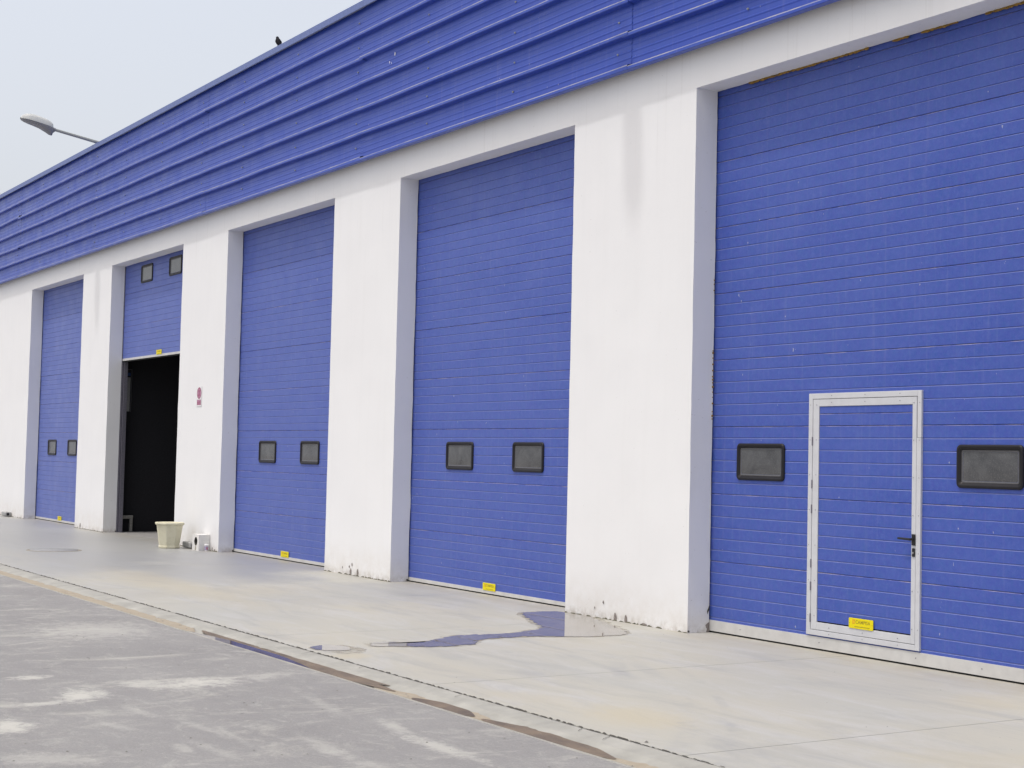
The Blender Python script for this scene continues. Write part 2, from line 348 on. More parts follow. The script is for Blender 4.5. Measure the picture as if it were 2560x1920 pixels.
# sand, damp sand and standing water lying in the channel
def strip(name, x0, x1, yc, hw, z, mat, seed, parent=None, taper=.5, jit=.016, side=0):
    jit *= 1.3
    m = MB(); n = max(8, int((x1-x0)/.05)); L = []; Rr = []
    for i in range(n+1):
        x = x0+(x1-x0)*i/n; t = min((x-x0)/taper, (x1-x)/taper, 1); t = max(t, .02)**.6
        a = noise.noise((x*4, seed, 0))*jit + noise.noise((x*19, seed, 3))*jit*.8; b = noise.noise((x*4, seed, 7))*jit*.7
        c = yc + side*(1-t)*hw
        L.append((x, c+hw*t+a*t, z)); Rr.append((x, c-hw*t+b*t, z))
    m.add(L+Rr, [(n+1+i, n+2+i, i+1, i) for i in range(n)])
    return m.obj(name, mat, parent)
tag(strip('sand', -60, -13.36, -4.185, .108, -.024, M['sand'], 1, jit=.03), kind='structure')
tag(strip('water', -13.46, -10.70, -4.220, .080, -.0190, M['gwater'], 2, taper=.9, jit=.012, side=-.5), kind='structure')
tag(strip('wet_sand', -13.45, -9.75, -4.172, .105, -.0235, M['wet'], 3, taper=1.2, jit=.02, side=1), kind='structure')
tag(strip('wet_sand', -10.9, -9.50, -4.165, .070, -.0225, M['wet'], 13, taper=.6, jit=.02), kind='structure')
tag(strip('wet_sand', -9.20, -8.38, -4.190, .090, -.0225, M['wet'], 4, taper=.25, jit=.02), kind='structure')
tag(strip('wet_sand', -8.28, -6.86, -4.190, .100, -.0225, M['wet'], 5, taper=.4, jit=.02), kind='structure')
tag(strip('sand', -9.75, -8.10, -4.195, .095, -.0255, M['sand'], 6, taper=.4, jit=.02), kind='structure')
tag(strip('sand', -7.1, 4.0, -4.20, .075, -.0250, M['sand'], 8, taper=.4, jit=.03), kind='structure')
# concrete apron: slabs cast bay by bay, joints between them
pav = MB(); pav.box(-62, 20, -3.868, .30, -.20, -.022)
pave = tag(pav.obj('pavement', M['joint_dirt']), kind='structure')
JX = [-62, -52, -46, -40, -36.2, -33.1, -30.0, -26.9, -23.8, -20.9, -17.6, -15.7, -12.66, -9.55, -6.68, -3.6, -.5, 2.6, 8, 20]
for a, b in zip(JX[:-1], JX[1:]):
    m = MB(); g2 = .0022 if b < -12 else .003; x0, x1 = a+g2, b-g2
    nx = max(2, int((x1-x0)/.06)); near = -3.860 if a < -7 else -3.8655
    e = [(x0+(x1-x0)*i/nx) for i in range(nx+1)]
    ed = [(x, near + .005*noise.noise((x*6, 1, 1)) + .0045*noise.noise((x*25, 4, 1)), 0) for x in e]
    bk = [(x, .30, 0) for x in e]; dn = [(x, y, -.02) for x, y, z in ed]
    k = nx+1
    m.add(ed+bk+dn, [(i, i+1, k+i+1, k+i) for i in range(nx)] + [(2*k+i, 2*k+i+1, i+1, i) for i in range(nx)] + [(0, k, 2*k), ] )
    m.add([(x0, near, 0), (x0, .3, 0), (x0, .3, -.02), (x0, near, -.02)], [(0, 1, 2, 3)])
    m.add([(x1, near, 0), (x1, .3, 0), (x1, .3, -.02), (x1, near, -.02)], [(3, 2, 1, 0)])
    m.obj('slab', M['conc'], pave)
# dirt and moss standing in the long joint
jd = MB()
x = -22
while x < -3:
    if noise.noise((x*3, 8, 8)) > -.35 or x > -13 :
        w = random.uniform(.02, .09); h = random.uniform(.001, .005) if x > -7.2 else random.uniform(.002, .008)
        yc = -3.863 + random.uniform(-.004, .004); d = random.uniform(.004, .010) if x < -7.25 else .003
        jd.add([(x, yc-d, 0), (x+w, yc-d, 0), (x+w, yc+d, 0), (x, yc+d, 0), (x+w*.2, yc, h), (x+w*.8, yc, h)],
               [(0, 1, 5, 4), (1, 2, 5), (2, 3, 4, 5), (3, 0, 4)])
    x += random.uniform(.03, .11)
for x, l in ((-19.35, .17), (-18.75, .10), (-16.75, .09), (-15.1, .08), (-11.5, .11), (-10.55, .07), (-9.05, .10), (-7.62, .07), (-7.33, .10)):     # cracks across the channel's edge
    pts = [(x+.06*i/4+.008*noise.noise((x, i, 3)), -3.885-l*i/4, .0032-(.003 if i == 4 else 0)) for i in range(5)]
    for p, q in zip(pts, pts[1:]): jd.add([(p[0]-.003, p[1], p[2]), (p[0]+.003, p[1], p[2]), (q[0]+.002, q[1], q[2]), (q[0]-.002, q[1], q[2])], [(0, 1, 2, 3)])
tag(jd.obj('joint_dirt', M['joint_dirt'], pave), kind='stuff')

# puddle that runs from the pillar foot to the gutter
PD = [(-13.529,-.528),(-13.609,-.354),(-13.58,-.10),(-13.40,-.03),(-12.966,-.035),(-12.403,-.247),(-11.746,-.493),(-11.543,-.70),(-11.532,-1.025),(-11.615,-1.309),(-11.769,-1.639),(-11.738,-1.835),(-11.744,-1.918),(-11.662,-2.207),(-11.532,-2.293),(-11.421,-2.45),(-11.407,-2.749),(-11.501,-2.983),(-11.594,-3.129),(-11.64,-3.25),(-11.85,-3.162),(-11.847,-2.997),(-11.735,-2.872),(-11.729,-2.698),(-11.842,-2.503),(-12.013,-2.271),(-12.053,-2.025),(-12.015,-1.75),(-12.101,-1.426),(-12.306,-1.089),(-12.651,-.919),(-13.139,-.719)]
def smooth_poly(P, sub=6, jit=.01, seed=0):
    out = []; n = len(P)
    for i in range(n):
        p0, p1, p2, p3 = [Vector(P[(i+k-1) % n]) for k in range(4)]
        for s in range(sub):
            t = s/sub
            q = .5*((2*p1)+(p2-p0)*t+(2*p0-5*p1+4*p2-p3)*t*t+(3*p1-p0-3*p2+p3)*t**3)
            a = noise.noise((q.x*14, q.y*14, seed)); b = noise.noise((q.x*14, q.y*14, seed+5))
            out.append((q.x+a*jit, q.y+b*jit))
    return out
def flat_poly(name, P, z, mat, parent=None):
    m = MB(); me_v = [(x, y, z) for x, y in P]
    import bmesh
    bm = bmesh.new(); vs = [bm.verts.new(v) for v in me_v]; f = bm.faces.new(vs)
    bm.normal_update()
    if f.normal.z < 0: bmesh.ops.reverse_faces(bm, faces=[f])
    bmesh.ops.triangulate(bm, faces=bm.faces[:])
    me = bpy.data.meshes.new(name); bm.to_mesh(me); bm.free(); me.materials.append(mat)
    o = bpy.data.objects.new(name, me); return link(o, parent)
def grow(P, d):
    out = []; n = len(P)
    area = sum(P[i][0]*P[(i+1) % n][1]-P[(i+1) % n][0]*P[i][1] for i in range(n))
    sg = 1 if area > 0 else -1
    for i in range(n):
        a = Vector(P[i-1]); b = Vector(P[(i+1) % n]); t = (b-a).normalized(); nn_ = Vector((t.y, -t.x))*sg
        out.append((P[i][0]+nn_.x*d, P[i][1]+nn_.y*d))
    return out
pp = [(x+.030*noise.noise((x*31, y*31, 5))+.03*noise.noise((x*9, y*9, 15)), min(y+.045*noise.noise((x*23, y*23, 8))+.05*noise.noise((x*8, y*8, 18)), -.012)) for x, y in smooth_poly(PD, 14, .03)]
rim = grow(smooth_poly(PD, 14, .01), .05); rim = [(x+.035*noise.noise((x*5, y*5, 2))+.02*noise.noise((x*19, y*19, 1)), min(y+.035*noise.noise((x*5, y*5, 7))+.02*noise.noise((x*19, y*19, 3)), -.010)) for x, y in rim]
tag(flat_poly('damp_patch', rim, .002, M['damprim']), kind='structure')
tag(flat_poly('puddle', pp, .004, M['water']), kind='structure')
import math as _m
E2 = [(-11.66+.19*_m.cos(t)*(1+.06*_m.sin(3*t)), -3.63+.16*_m.sin(t)) for t in [2*_m.pi*i/28 for i in range(28)]]
tag(flat_poly('puddle', smooth_poly(E2, 3, .02, 4), .004, M['water']), kind='structure')
E3 = [(-11.58+.30*_m.cos(t), -3.60+.225*_m.sin(t)) for t in [2*_m.pi*i/36 for i in range(36)]]
tag(flat_poly('damp_patch', smooth_poly(E3, 4, .03, 6), .002, M['damprim']), kind='structure')
# manhole covers
def manhole(name, x, y, rad, label):
    t = tag(empty(name, (x, y, 0)), label, 'manhole cover')
    m = MB(); m.lathe([(rad, .001), (rad-.012, .006), (rad-.045, .006), (rad-.050, .002)], 48); m.obj('rim', M['ironrim'], t)
    m = MB(); m.lathe([(rad-.054, .001), (rad-.058, .009), (.02, .0075)], 48); m.obj('lid', M['iron'], t)
    return t
manhole('manhole_cover', -24.45, -2.37, .43, 'round concrete manhole cover set flush in the grey apron in front of the half-open door')

# ============================================================ BUILDING
BLD = tag(empty('warehouse', (-20, 0, 0)), 'long white warehouse with blue corrugated cladding and tall blue sectional doors', 'warehouse')
BLD.location = (0, 0, 0)
HL, WD = 5.252, .262          # lintel height, reveal depth
DW = 4.0
XL = [-41.45, -35.45, -29.555, -23.47, -17.50, -11.43, -5.40]
CB = 5.60                     # underside of the cladding
def jt(x, y, z, a=.0035):     # slight unevenness of hand-laid plaster
    q = Vector((x*2.3, y*3, z*2.3)); return Vector((x + a*noise.noise(q+Vector((7, 0, 0))) + a*.5*noise.noise(q*6), y + a*noise.noise(q) + a*.4*noise.noise(q*5), z + a*noise.noise(q+Vector((0, 9, 0)))))
def grid(mb, u0, u1, v0, v1, fn, step=.12, step2=None):
    nu = max(1, int(math.ceil((u1-u0)/step))); nv = max(1, int(math.ceil((v1-v0)/(step2 or step))))
    vs = [fn(u0+(u1-u0)*i/nu, v0+(v1-v0)*j/nv) for j in range(nv+1) for i in range(nu+1)]
    mb.add(vs, [(j*(nu+1)+i, j*(nu+1)+i+1, (j+1)*(nu+1)+i+1, (j+1)*(nu+1)+i) for j in range(nv) for i in range(nu)], 0, True)
wall = MB()
cuts = [-60]
for xl in XL[1:]: cuts += [xl, xl+DW]
cuts += [18]
for i in range(0, len(cuts)-1, 2):
    a, b = cuts[i], cuts[i+1]; st = .12 if -38 < b < -4 else 1.0
    grid(wall, a, b, -.02, HL, lambda x, z: jt(x, 0, z), st)
for xl in XL[1:]:
    st = .10
    grid(wall, xl, xl+DW, 0, WD, lambda x, y: jt(x, y, HL) if y < .2 else jt(x, y, HL, .008), st)              # soffit
    wall.f[-1:]  # (faces two-sided)
    grid(wall, 0, WD, -.02, HL, lambda y, z, xl=xl: jt(xl, y, z) if y < .2 else jt(xl, y, z, .009), .10)
    grid(wall, 0, WD, -.02, HL, lambda y, z, xl=xl: jt(xl+DW, y, z), .10)
grid(wall, -60, 18, HL, 7.6, lambda x, z: jt(x, 0, z), .2)
# back face of the wall (pillars and lintel)
for i in range(0, len(cuts)-1, 2): wall.add([(cuts[i], WD, -.02), (cuts[i+1], WD, -.02), (cuts[i+1], WD, HL), (cuts[i], WD, HL)], [(0, 1, 2, 3)])
wall.add([(-60, WD, HL), (18, WD, HL), (18, WD, 7.6), (-60, WD, 7.6)], [(0, 1, 2, 3)])
wall.add([(-60, 0, -.02), (-60, 24, -.02), (-60, 24, 7.6), (-60, 0, 7.6)], [(0, 1, 2, 3)])
wall.add([(18, 0, -.02), (18, 24, -.02), (18, 24, 7.6), (18, 0, 7.6)], [(0, 1, 2, 3)])
wall.add([(-60, 24, -.02), (18, 24, -.02), (18, 24, 7.6), (-60, 24, 7.6)], [(0, 1, 2, 3)])
wall.obj('wall', M['plaster'], BLD)
rf = MB(); rf.box(-60, 18, .02, 24, 7.3, 7.4); rf.obj('roof', M['roof'], BLD)
# inside: one dark unit behind the open door
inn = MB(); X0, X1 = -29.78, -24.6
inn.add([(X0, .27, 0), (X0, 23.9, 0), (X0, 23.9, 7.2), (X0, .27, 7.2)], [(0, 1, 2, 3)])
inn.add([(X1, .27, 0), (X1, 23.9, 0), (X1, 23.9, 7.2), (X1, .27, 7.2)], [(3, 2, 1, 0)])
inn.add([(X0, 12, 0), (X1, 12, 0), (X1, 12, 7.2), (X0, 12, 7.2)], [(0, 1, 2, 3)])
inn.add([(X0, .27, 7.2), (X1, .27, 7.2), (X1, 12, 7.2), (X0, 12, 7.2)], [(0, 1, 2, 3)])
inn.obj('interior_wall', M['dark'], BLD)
fl = MB(); fl.add([(X0, .302, -.002), (X1, .302, -.002), (X1, 12, -.002), (X0, 12, -.002)], [(0, 1, 2, 3)]); fl.obj('interior_floor', M['darkfloor'], BLD)

# ---- cladding: horizontal ribbed sheets, each a part
PR = .349
def clad_profile():
    P = [(-.088, CB-.003), (-.142, CB+.002)]; MI = [0]             # drip of the lowest crest
    def pt(y, z, mi=0): P.append((y, z)); MI.append(mi)
    for k in range(6):
        z = CB+PR*k
        if k: pt(-.086, z-.013); pt(-.143, z-.001)
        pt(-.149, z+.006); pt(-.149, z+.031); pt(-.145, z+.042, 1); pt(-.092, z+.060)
        for gz in (.128, .198, .268):
            pt(-.0915, z+gz-.016); pt(-.0950, z+gz-.004); pt(-.0950, z+gz+.004); pt(-.0915, z+gz+.010)
    pt(-.091, CB+PR*6+.05)
    return P, MI
CP, CMI = clad_profile()
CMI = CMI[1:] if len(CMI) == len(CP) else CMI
def clad_sheet(x0, x1, seed, lip):
    m = MB(); nx = max(2, int((x1-x0)/.30)); rnd = random.Random(seed)
    n = len(CP); vs = []
    for i in range(nx+1):
        x = x0+(x1-x0)*i/nx; e = min(x-x0, x1-x)
        for j, (y, z) in enumerate(CP):
            k = int((z-CB+.02)/PR)
            wz = .013*noise.noise((x*.40, k*3.1, seed)) + .003*noise.noise((x*1.6, k*1.7, seed+9))
            wy = .006*noise.noise((x*.5, z*.9, seed+3))
            wz += (.016*math.exp(-(x-x0)/.9)*noise.noise((x0, k*2.3, 1)) + .020*math.exp(-(x1-x)/.9)*noise.noise((x1, k*1.9, 4)))
            vs.append((x, y+wy+lip, z+wz*(0 if k == 0 and j < 3 else 1)))
    for j in range(n-1): m.add([], [], 0)
    b = len(m.v); m.v += vs
    for i in range(nx):
        for j in range(n-1):
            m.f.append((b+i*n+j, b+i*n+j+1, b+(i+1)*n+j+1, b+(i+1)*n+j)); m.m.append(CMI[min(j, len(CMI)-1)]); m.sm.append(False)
    return m
SX = [-60, -54.2, -48.2, -42.2, -36.3, -30.22, -24.3, -18.42, -12.37, -6.3, -.2, 5.8, 11.8, 18]
for i in range(len(SX)-1):
    a, b = SX[i], SX[i+1]
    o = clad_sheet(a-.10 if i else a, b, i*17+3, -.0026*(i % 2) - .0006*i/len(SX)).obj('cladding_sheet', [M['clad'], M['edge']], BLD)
    sc = MB(); x = b-.22
    while x > a and -42 < b < 0:
        for k in range(6):
            z = CB+PR*k+.205+random.uniform(-.012, .012); xx = x+random.uniform(-.02, .02)
            sc.tube((xx, -.092, z), (xx, -.104, z), .011, n=8); sc.tube((xx, -.104, z), (xx, -.112, z), .0065, n=6)
        x -= 2.03
    if sc.v: tag(sc.obj('screws', M['arm'], o), kind='stuff')
for i in range(len(SX)-1):
    a, b = SX[i]+.002, SX[i+1]-.002; m = MB()
    m.prism([(-.162, 7.716), (-.158, 7.708), (-.150, 7.716), (-.152, 7.800), (.24, 7.86), (.25, 7.80), (.256, 7.80), (.252, 7.868), (-.152, 7.812), (-.162, 7.806)], a, b)
    m.obj('coping', M['coping'], BLD)
# bird droppings on the blue sheet
bd = MB()
for x, z, s in ((-17.562, 6.892, .022), (-17.707, 6.807, .016), (-17.655, 6.787, .011)):
    bd.add([(x-s*.4, -.1025, z+s), (x+s*.4, -.1025, z+s*.8), (x+s*.5, -.1025, z-s*.5), (x, -.1025, z-s*1.5), (x-s*.5, -.1025, z-s*.4)], [(4, 3, 2, 1, 0)])
tag(bd.obj('bird_droppings', M['signwhite'], BLD), kind='stuff')

# ---- sectional doors -------------------------------------------------
YD = .276                     # front face of the door panels
SH, RP = .645, .1075
def panel_mesh(w, full=True, x0=0.0, ribs=6, y_off=0.0, first=True):
    """one insulated section: pressed ribs, dust-catching ledges, groove under the section above"""
    m = MB(); P = []; MI = []
    def pt(y, z, mi): P.append((y, z)); MI.append(mi)
    T = ribs*RP
    pt(.040, .001, 0)
    for j in range(ribs):
        z = j*RP
        if j: pt(.0070, z+.0005, 0); pt(0, z+.0038, 0)
        else: pt(.006, .0012, 0); pt(0, .0032, 0)
        last = j == ribs-1
        if not last: pt(0, z+RP-.0080, 1)
        else: pt(0, z+RP-.0085, 2); pt(.0068, z+RP-.0012, 0)
    pt(.040, T-.001, 0)
    P = [(y+y_off, z) for y, z in P]
    m.prism(P, x0, x0+w, MI); return m
PMATS = [M['door'], M['ledge'], M['joint']]
PANEL = panel_mesh(DW+.16).mesh('panel', PMATS)
def rounded(w, h, r, n=5):
    pts = []
    for cx_, cz_, a0 in ((w/2-r, h/2-r, 0), (-w/2+r, h/2-r, 90), (-w/2+r, -h/2+r, 180), (w/2-r, -h/2+r, 270)):
        for i in range(n+1):
            a = math.radians(a0+90*i/n); pts.append((cx_+r*math.cos(a), cz_+r*math.sin(a)))
    return pts
def ring_stack(levels, n=5):     # levels: (w,h,r,y)
    m = MB(); k = 4*(n+1); vs = []
    for w, h, r, y in levels: vs += [(x, y, z) for x, z in rounded(w, h, r, n)]
    m.add(vs, [(l*k+i, l*k+(i+1) % k, (l+1)*k+(i+1) % k, (l+1)*k+i) for l in range(len(levels)-1) for i in range(k)], 0, True)
    return m
FRAME = ring_stack([(.655, .345, .042, .006), (.655, .345, .042, -.010), (.640, .330, .038, -.017), (.605, .295, .026, -.018), (.590, .280, .022, -.006), (.565, .258, .018, -.003), (.562, .255, .018, .006)]).mesh('window_frame', M['plastic'])
_p = ring_stack([(.569, .262, .018, -.0015), (.553, .246, .014, -.0030), (.538, .232, .012, .0008)]); k = 24
_p.m = [1]*len(_p.m)
_p.add([(x, .0008, z) for x, z in rounded(.535, .230, .012)], [tuple(range(k))])
PANE = _p.mesh('window_pane', [M['pane'], M['lip']])
def text_mesh(s, size, mat, bold=0):
    cu = bpy.data.curves.new('t', 'FONT'); cu.body = s; cu.size = size; cu.offset = bold; cu.extrude = .0004; cu.space_character = 1.08
    to = bpy.data.objects.new('t', cu); COL.objects.link(to)
    dg = bpy.context.evaluated_depsgraph_get(); me = bpy.data.meshes.new_from_object(to.evaluated_get(dg))
    bpy.data.objects.remove(to); me.materials.clear(); me.materials.append(mat); return me
TXT = text_mesh('CAMPISA', .040, M['ink'], .0007)
LABEL = MB(); LABEL.v = []
_l = ring_stack([(.284, .088, .008, .001), (.284, .088, .008, -.0022), (.281, .085, .007, -.003)]); _l.add([(x, -.003, z) for x, z in rounded(.281, .085, .007)], [tuple(range(24))])
_l.box(-.098, -.070, -.0037, -.0031, -.004, .032, 1); _l.box(-.088, -.080, -.0040, -.0038, .004, .024, 0)
x = -.072
random.seed(3)
while x < .10:
    w = random.uniform(.005, .012); _l.box(x, x+w, -.0036, -.0031, -.030, -.023, 2); x += w+.003
for sx in (-.132, .132): _l.tube((sx, -.003, 0), (sx, -.0045, 0), .003, n=8, mi=2)
LABELM = _l.mesh('label_plate', [M['yellow'], M['orange'], M['ink']])
def inst(me, name, parent, loc):
    o = bpy.data.objects.new(name, me); o.location = loc; return link(o, parent)
def garage_door(i, label, lift=0.0, wins=(.90, 2.44), lab=(1.87,), rail_h=.045, nsec=9):
    xl = XL[i]
    # the part itself: bottom rail; everything that rides on it is a child
    m = MB(); zb = .016
    m.box(-.08, DW+.08, -.006 if rail_h < .1 else -.010, .046, zb, zb+rail_h-.002)
    d = m.obj('garage_door', M['rail'], BLD, (xl, YD, lift)); d['label'] = label
    m = MB(); m.prism([(.004, -.006), (.034, -.006), (.038, zb-.001), (.000, zb-.001)], -.08, DW+.08); m.obj('rubber_seal', M['seal'], d)
    zj = .040
    for k in range(nsec):
        z = zj+SH*k
        if z+lift > 5.5: break
        o = inst(PANEL, 'panel', d, (-.08, 0, z))
        o.location.y = random.uniform(-.0015, .0015)
    for wx in wins:
        inst(FRAME, 'window_frame', d, (wx+.327, -.001, 1.643)); inst(PANE, 'window_pane', d, (wx+.327, -.001, 1.643))
    if lab is not None:
        for lx in lab:
            inst(LABELM, 'label_plate', d, (lx+.142, -.009, .094))
            inst(TXT, 'lettering', d, (lx+.142-.062, -.0122, .094)).rotation_euler = (math.radians(90), 0, 0)
    return d
garage_door(1, 'closed blue sectional door, farthest in view', wins=(.83, 2.37), lab=(1.81,))
garage_door(2, 'raised blue sectional door over the dark open bay', lift=3.36, wins=(.98, 2.55), lab=(2.0,), nsec=4)
garage_door(3, 'closed blue sectional door right of the round warning sign', wins=(.92, 2.49), lab=(1.89,))
garage_door(4, 'closed blue sectional door behind the puddle', wins=(.905, 2.46), lab=(1.865,))
D5 = garage_door(5, 'closed blue sectional door with a framed walk-through door', wins=(.365, 3.03), lab=None, rail_h=.104)
garage_door(6, 'closed blue sectional door at the near end')
# walk-through door in the nearest sectional door (local coords of D5)
o5 = XL[5]
def L5(x): return x-o5
fr = MB(); yA, yB = -.022, .004
xa, xb, za, zb_ = L5(-10.085), L5(-8.765), .130, 2.262
fr.box(xa, L5(-10.035), yA, yB, za, zb_); fr.box(L5(-8.812), xb, yA, yB, za, 1.868); fr.box(L5(-8.808), xb, yA+.0015, yB, 1.870, zb_)
fr.box(L5(-10.035), L5(-8.812), yA, yB, za, .176); fr.box(L5(-10.035), L5(-8.808), yA+.0006, yB, 2.213, zb_)
bevel(fr.obj('wicket_frame', M['grey'], D5), .003)
lf = MB(); q = .004
xi0, xi1, zi0, zi1 = L5(-9.957), L5(-8.862), .246, 2.146
A, B, Cc, Dd = L5(-10.035)+q, L5(-8.812)-q, .176+q, 2.213-q
lf.box(A, xi0, yA+.002, yB, Cc, Dd); lf.box(xi1, B, yA+.002, yB, Cc, Dd); lf.box(xi0, xi1, yA+.0022, yB, Cc, zi0); lf.box(xi0, xi1, yA+.0022, yB, zi1, Dd)
bevel(lf.obj('wicket_door', M['grey'], D5), .003)
gp = MB(); gp.box(L5(-10.035), L5(-8.79), -.006, .003, .176, 2.213); gp.obj('wicket_gap', M['seal'], D5)
# leaf infill with the same ribs
LP = panel_mesh(xi1-xi0-.006, x0=0, ribs=6).mesh('panel', PMATS)
for k, (rb, z) in enumerate(((4, .040+2*RP-.009), (6, .685), (6, 1.33), (1, 1.975))):
    me = LP if rb == 6 else panel_mesh(xi1-xi0-.006, ribs=rb).mesh('panel', PMATS)
    inst(me, 'panel', D5, (xi0+.003, -.013, z if rb == 6 else (.255 if k == 0 else z)))
# (one rib and a bit to reach the head of the leaf)
me = MB(); me.box(xi0+.003, xi1-.003, -.013, .002, 1.975+RP+.001, 2.144); me.obj('panel', [M['door']], D5)
hd = MB(); hx = L5(-8.832)
hd.box(hx-.019, hx+.019, yA-.010, yA+.001, .985, 1.078); h_ = hd.obj('handle_rose', M['handle'], D5); bevel(h_, .006, 3)
hv = MB(); hv.tube((hx, yA-.009, 1.036), (hx, yA-.050, 1.036), .010); hv.tube((hx+.008, yA-.050, 1.036), (hx-.125, yA-.052, 1.040), .0105, .009); hv.obj('handle', M['handle'], D5)
lk = MB(); lk.box(hx-.015, hx+.015, yA-.008, yA+.001, .893, .963); bevel(lk.obj('lock_plate', M['handle'], D5), .006, 3)
lk = MB(); lk.tube((hx-.002, yA-.007, .925), (hx-.002, yA-.011, .925), .009); lk.obj('lock_cylinder', M['arm'], D5)
for z in (1.80, 1.42, 1.20, .72, .52, .24):
    hg = MB(); hg.tube((L5(-10.033), yA-.002, z), (L5(-10.033), yA-.002, z+.075), .006, n=8); hg.obj('hinge', M['zinc'], D5)
rv = MB()
for z in [.3+.31*i for i in range(7)]:
    for xx in (L5(-10.062), L5(-9.985), L5(-8.845), L5(-8.782)): rv.tube((xx, yA+.001, z), (xx, yA-.0025, z), .0035, n=6)
for xx in (L5(-9.8), L5(-9.4), L5(-9.0)):
    for z in (.21, 2.18, 2.24, .155): rv.tube((xx, yA+.001, z), (xx, yA-.0025, z), .0035, n=6)
for xx in (.45, 1.5, 2.62, 3.3): rv.tube((xx, -.009, .07), (xx, -.0125, .07), .005, n=6)
tag(rv.obj('rivets', M['zinc'], D5), kind='stuff')
inst(LABELM, 'label_plate', D5, (L5(-9.415), yA-.001, .284)); inst(TXT, 'lettering', D5, (L5(-9.415)-.062, yA-.0042, .284)).rotation_euler = (math.radians(90), 0, 0)
# steel guides of the raised door, seen against the dark
for xx in (XL[2]-.005, XL[2]+DW-.045):
    m = MB(); m.box(xx-.06, xx+.06, .300, .306, 0, 5.3); m.box(xx+.052, xx+.060, .306, .372, 0, 5.3); m.box(xx-.02, xx+.052, .366, .372, 0, 5.3)
    m.obj('guide_track', M['zinc'], BLD)
m = MB(); m.box(-29.62, -29.548, WD-.004, WD+.030, 0, HL); m.obj('jamb_angle', M['zinc'], BLD)
# expanding foam squeezed out round the nearest door
def foam(pts, seed, r=.012):
    m = MB(); rnd = random.Random(seed)
    for (x, y, z) in pts:
        s = r*rnd.uniform(.6, 1.3); vs = []; 
        for a in range(6):
            for b in range(4):
                th = 2*math.pi*a/6; ph = math.pi*(b+.5)/4
                vs.append((x+s*2.2*math.cos(th)*math.sin(ph), y+s*.8*math.sin(th)*math.sin(ph), z+s*math.cos(ph)))
        m.add(vs, [(a*4+b, a*4+b+1, ((a+1) % 6)*4+b+1, ((a+1) % 6)*4+b) for a in range(6) for b in range(3)], 0, True)
        m.add([vs[a*4] for a in range(6)], [(5, 4, 3, 2, 1, 0)], 0, True); m.add([vs[a*4+3] for a in range(6)], [(0, 1, 2, 3, 4, 5)], 0, True)
    return m
fp = []
for a, b in ((-10.95, -9.42), (-9.12, -8.95), (-8.80, -8.42), (-8.12, -7.46)):
    x = a
    while x < b: fp.append((x, WD-.004, HL-.006-random.uniform(0, .006))); x += .022
tag(foam(fp, 5, .011).obj('foam_bead', M['foam'], BLD), kind='stuff')
fp = [(XL[5]+.003, WD-.006, z) for z in (2.05, 2.08, 2.12, 2.20, 2.26, 2.31, 2.36, 2.40, 2.43, 2.46, 2.52, 2.58, 2.64, 2.69, 2.71, 3.3, 3.36, 3.40)]
tag(foam(fp, 8, .008).obj('foam_bead', M['foam'], BLD), kind='stuff')
# knocked-off plaster at the pillar feet
def chip(pts, axis, d, mat='brick'):
    m = MB(); c = [sum(p[i] for p in pts)/len(pts) for i in (0, 1)]
    if axis == 'y': V = [(p[0], -.0055, p[1]) for p in pts]; cc = (c[0], -.0065, c[1])
    else: V = [(d+.0055, p[0], p[1]) for p in pts]; cc = (d+.0065, c[0], c[1])
    n = len(V); m.add(V+[cc], [(i, (i+1) % n, n) for i in range(n)]); m.obj('plaster_chip', M[mat], BLD)
def rag(cx_, cz_, w, h, seed, n=11):
    rnd = random.Random(seed); return [(cx_+w*math.cos(2*math.pi*i/n)*rnd.uniform(.55, 1), cz_+h*math.sin(2*math.pi*i/n)*rnd.uniform(.55, 1)) for i in range(n)]
for cx_, cz_, w, h, s in ((-18.64, .045, .035, .06, 1), (-18.43, .05, .03, .065, 2), (-18.89, .09, .014, .02, 3), (-18.60, .145, .022, .03, 4), (-18.68, .11, .02, .02, 5),
                          (-12.59, .035, .03, .055, 6), (-12.41, .035, .032, .055, 7), (-12.95, .10, .012, .018, 8), (-12.80, .17, .014, .025, 9), (-31.05, .07, .035, .055, 10), (-24.95, .02, .03, .03, 11), (-12.1, .01, .06, .018, 12), (-23.62, .02, .035, .03, 13), (-23.72, .045, .02, .03, 14)):
    chip(rag(cx_, cz_, w, h, s), 'y', 0, 'brick')
chip([(.262, .262), (.232, .200), (.236, .170), (.250, .20), (.263, .215)], 'x', XL[5], 'joint_dirt')
chip([(.264, .098), (.240, .088), (.215, .068), (.222, .045), (.238, .030), (.222, -.004), (.264, -.004)], 'x', XL[5])
chip(rag(.01, .015, .02, .014, 31), 'x', XL[5], 'joint_dirt')
for j in (4, 3, 2): chip(rag(.25, .02, .02, .02, 40+j), 'x', XL[j], 'joint_dirt')
# dark grime line where wall meets slab
ms = MB(); rnd = random.Random(9)
for i in range(0, len(cuts)-1, 2):
    a, b = max(cuts[i], -38), min(cuts[i+1], -4); x = a
    while x < b:
        w = rnd.uniform(.03, .14); 
        if noise.noise((x*2, 3, 3)) > -.15: ms.add([(x, -.001, -.001), (x+w, -.001, -.001), (x+w*.9, -rnd.uniform(.008, .02), .002), (x+w*.1, -rnd.uniform(.008, .02), .002), (x+w*.3, -.0045, rnd.uniform(.006, .018)), (x+w*.8, -.0045, rnd.uniform(.006, .016))], [(0, 3, 4), (3, 2, 5, 4), (2, 1, 5), ])
        x += w*rnd.uniform(.8, 1.6)
tag(ms.obj('grime', M['moss'], BLD), kind='stuff')

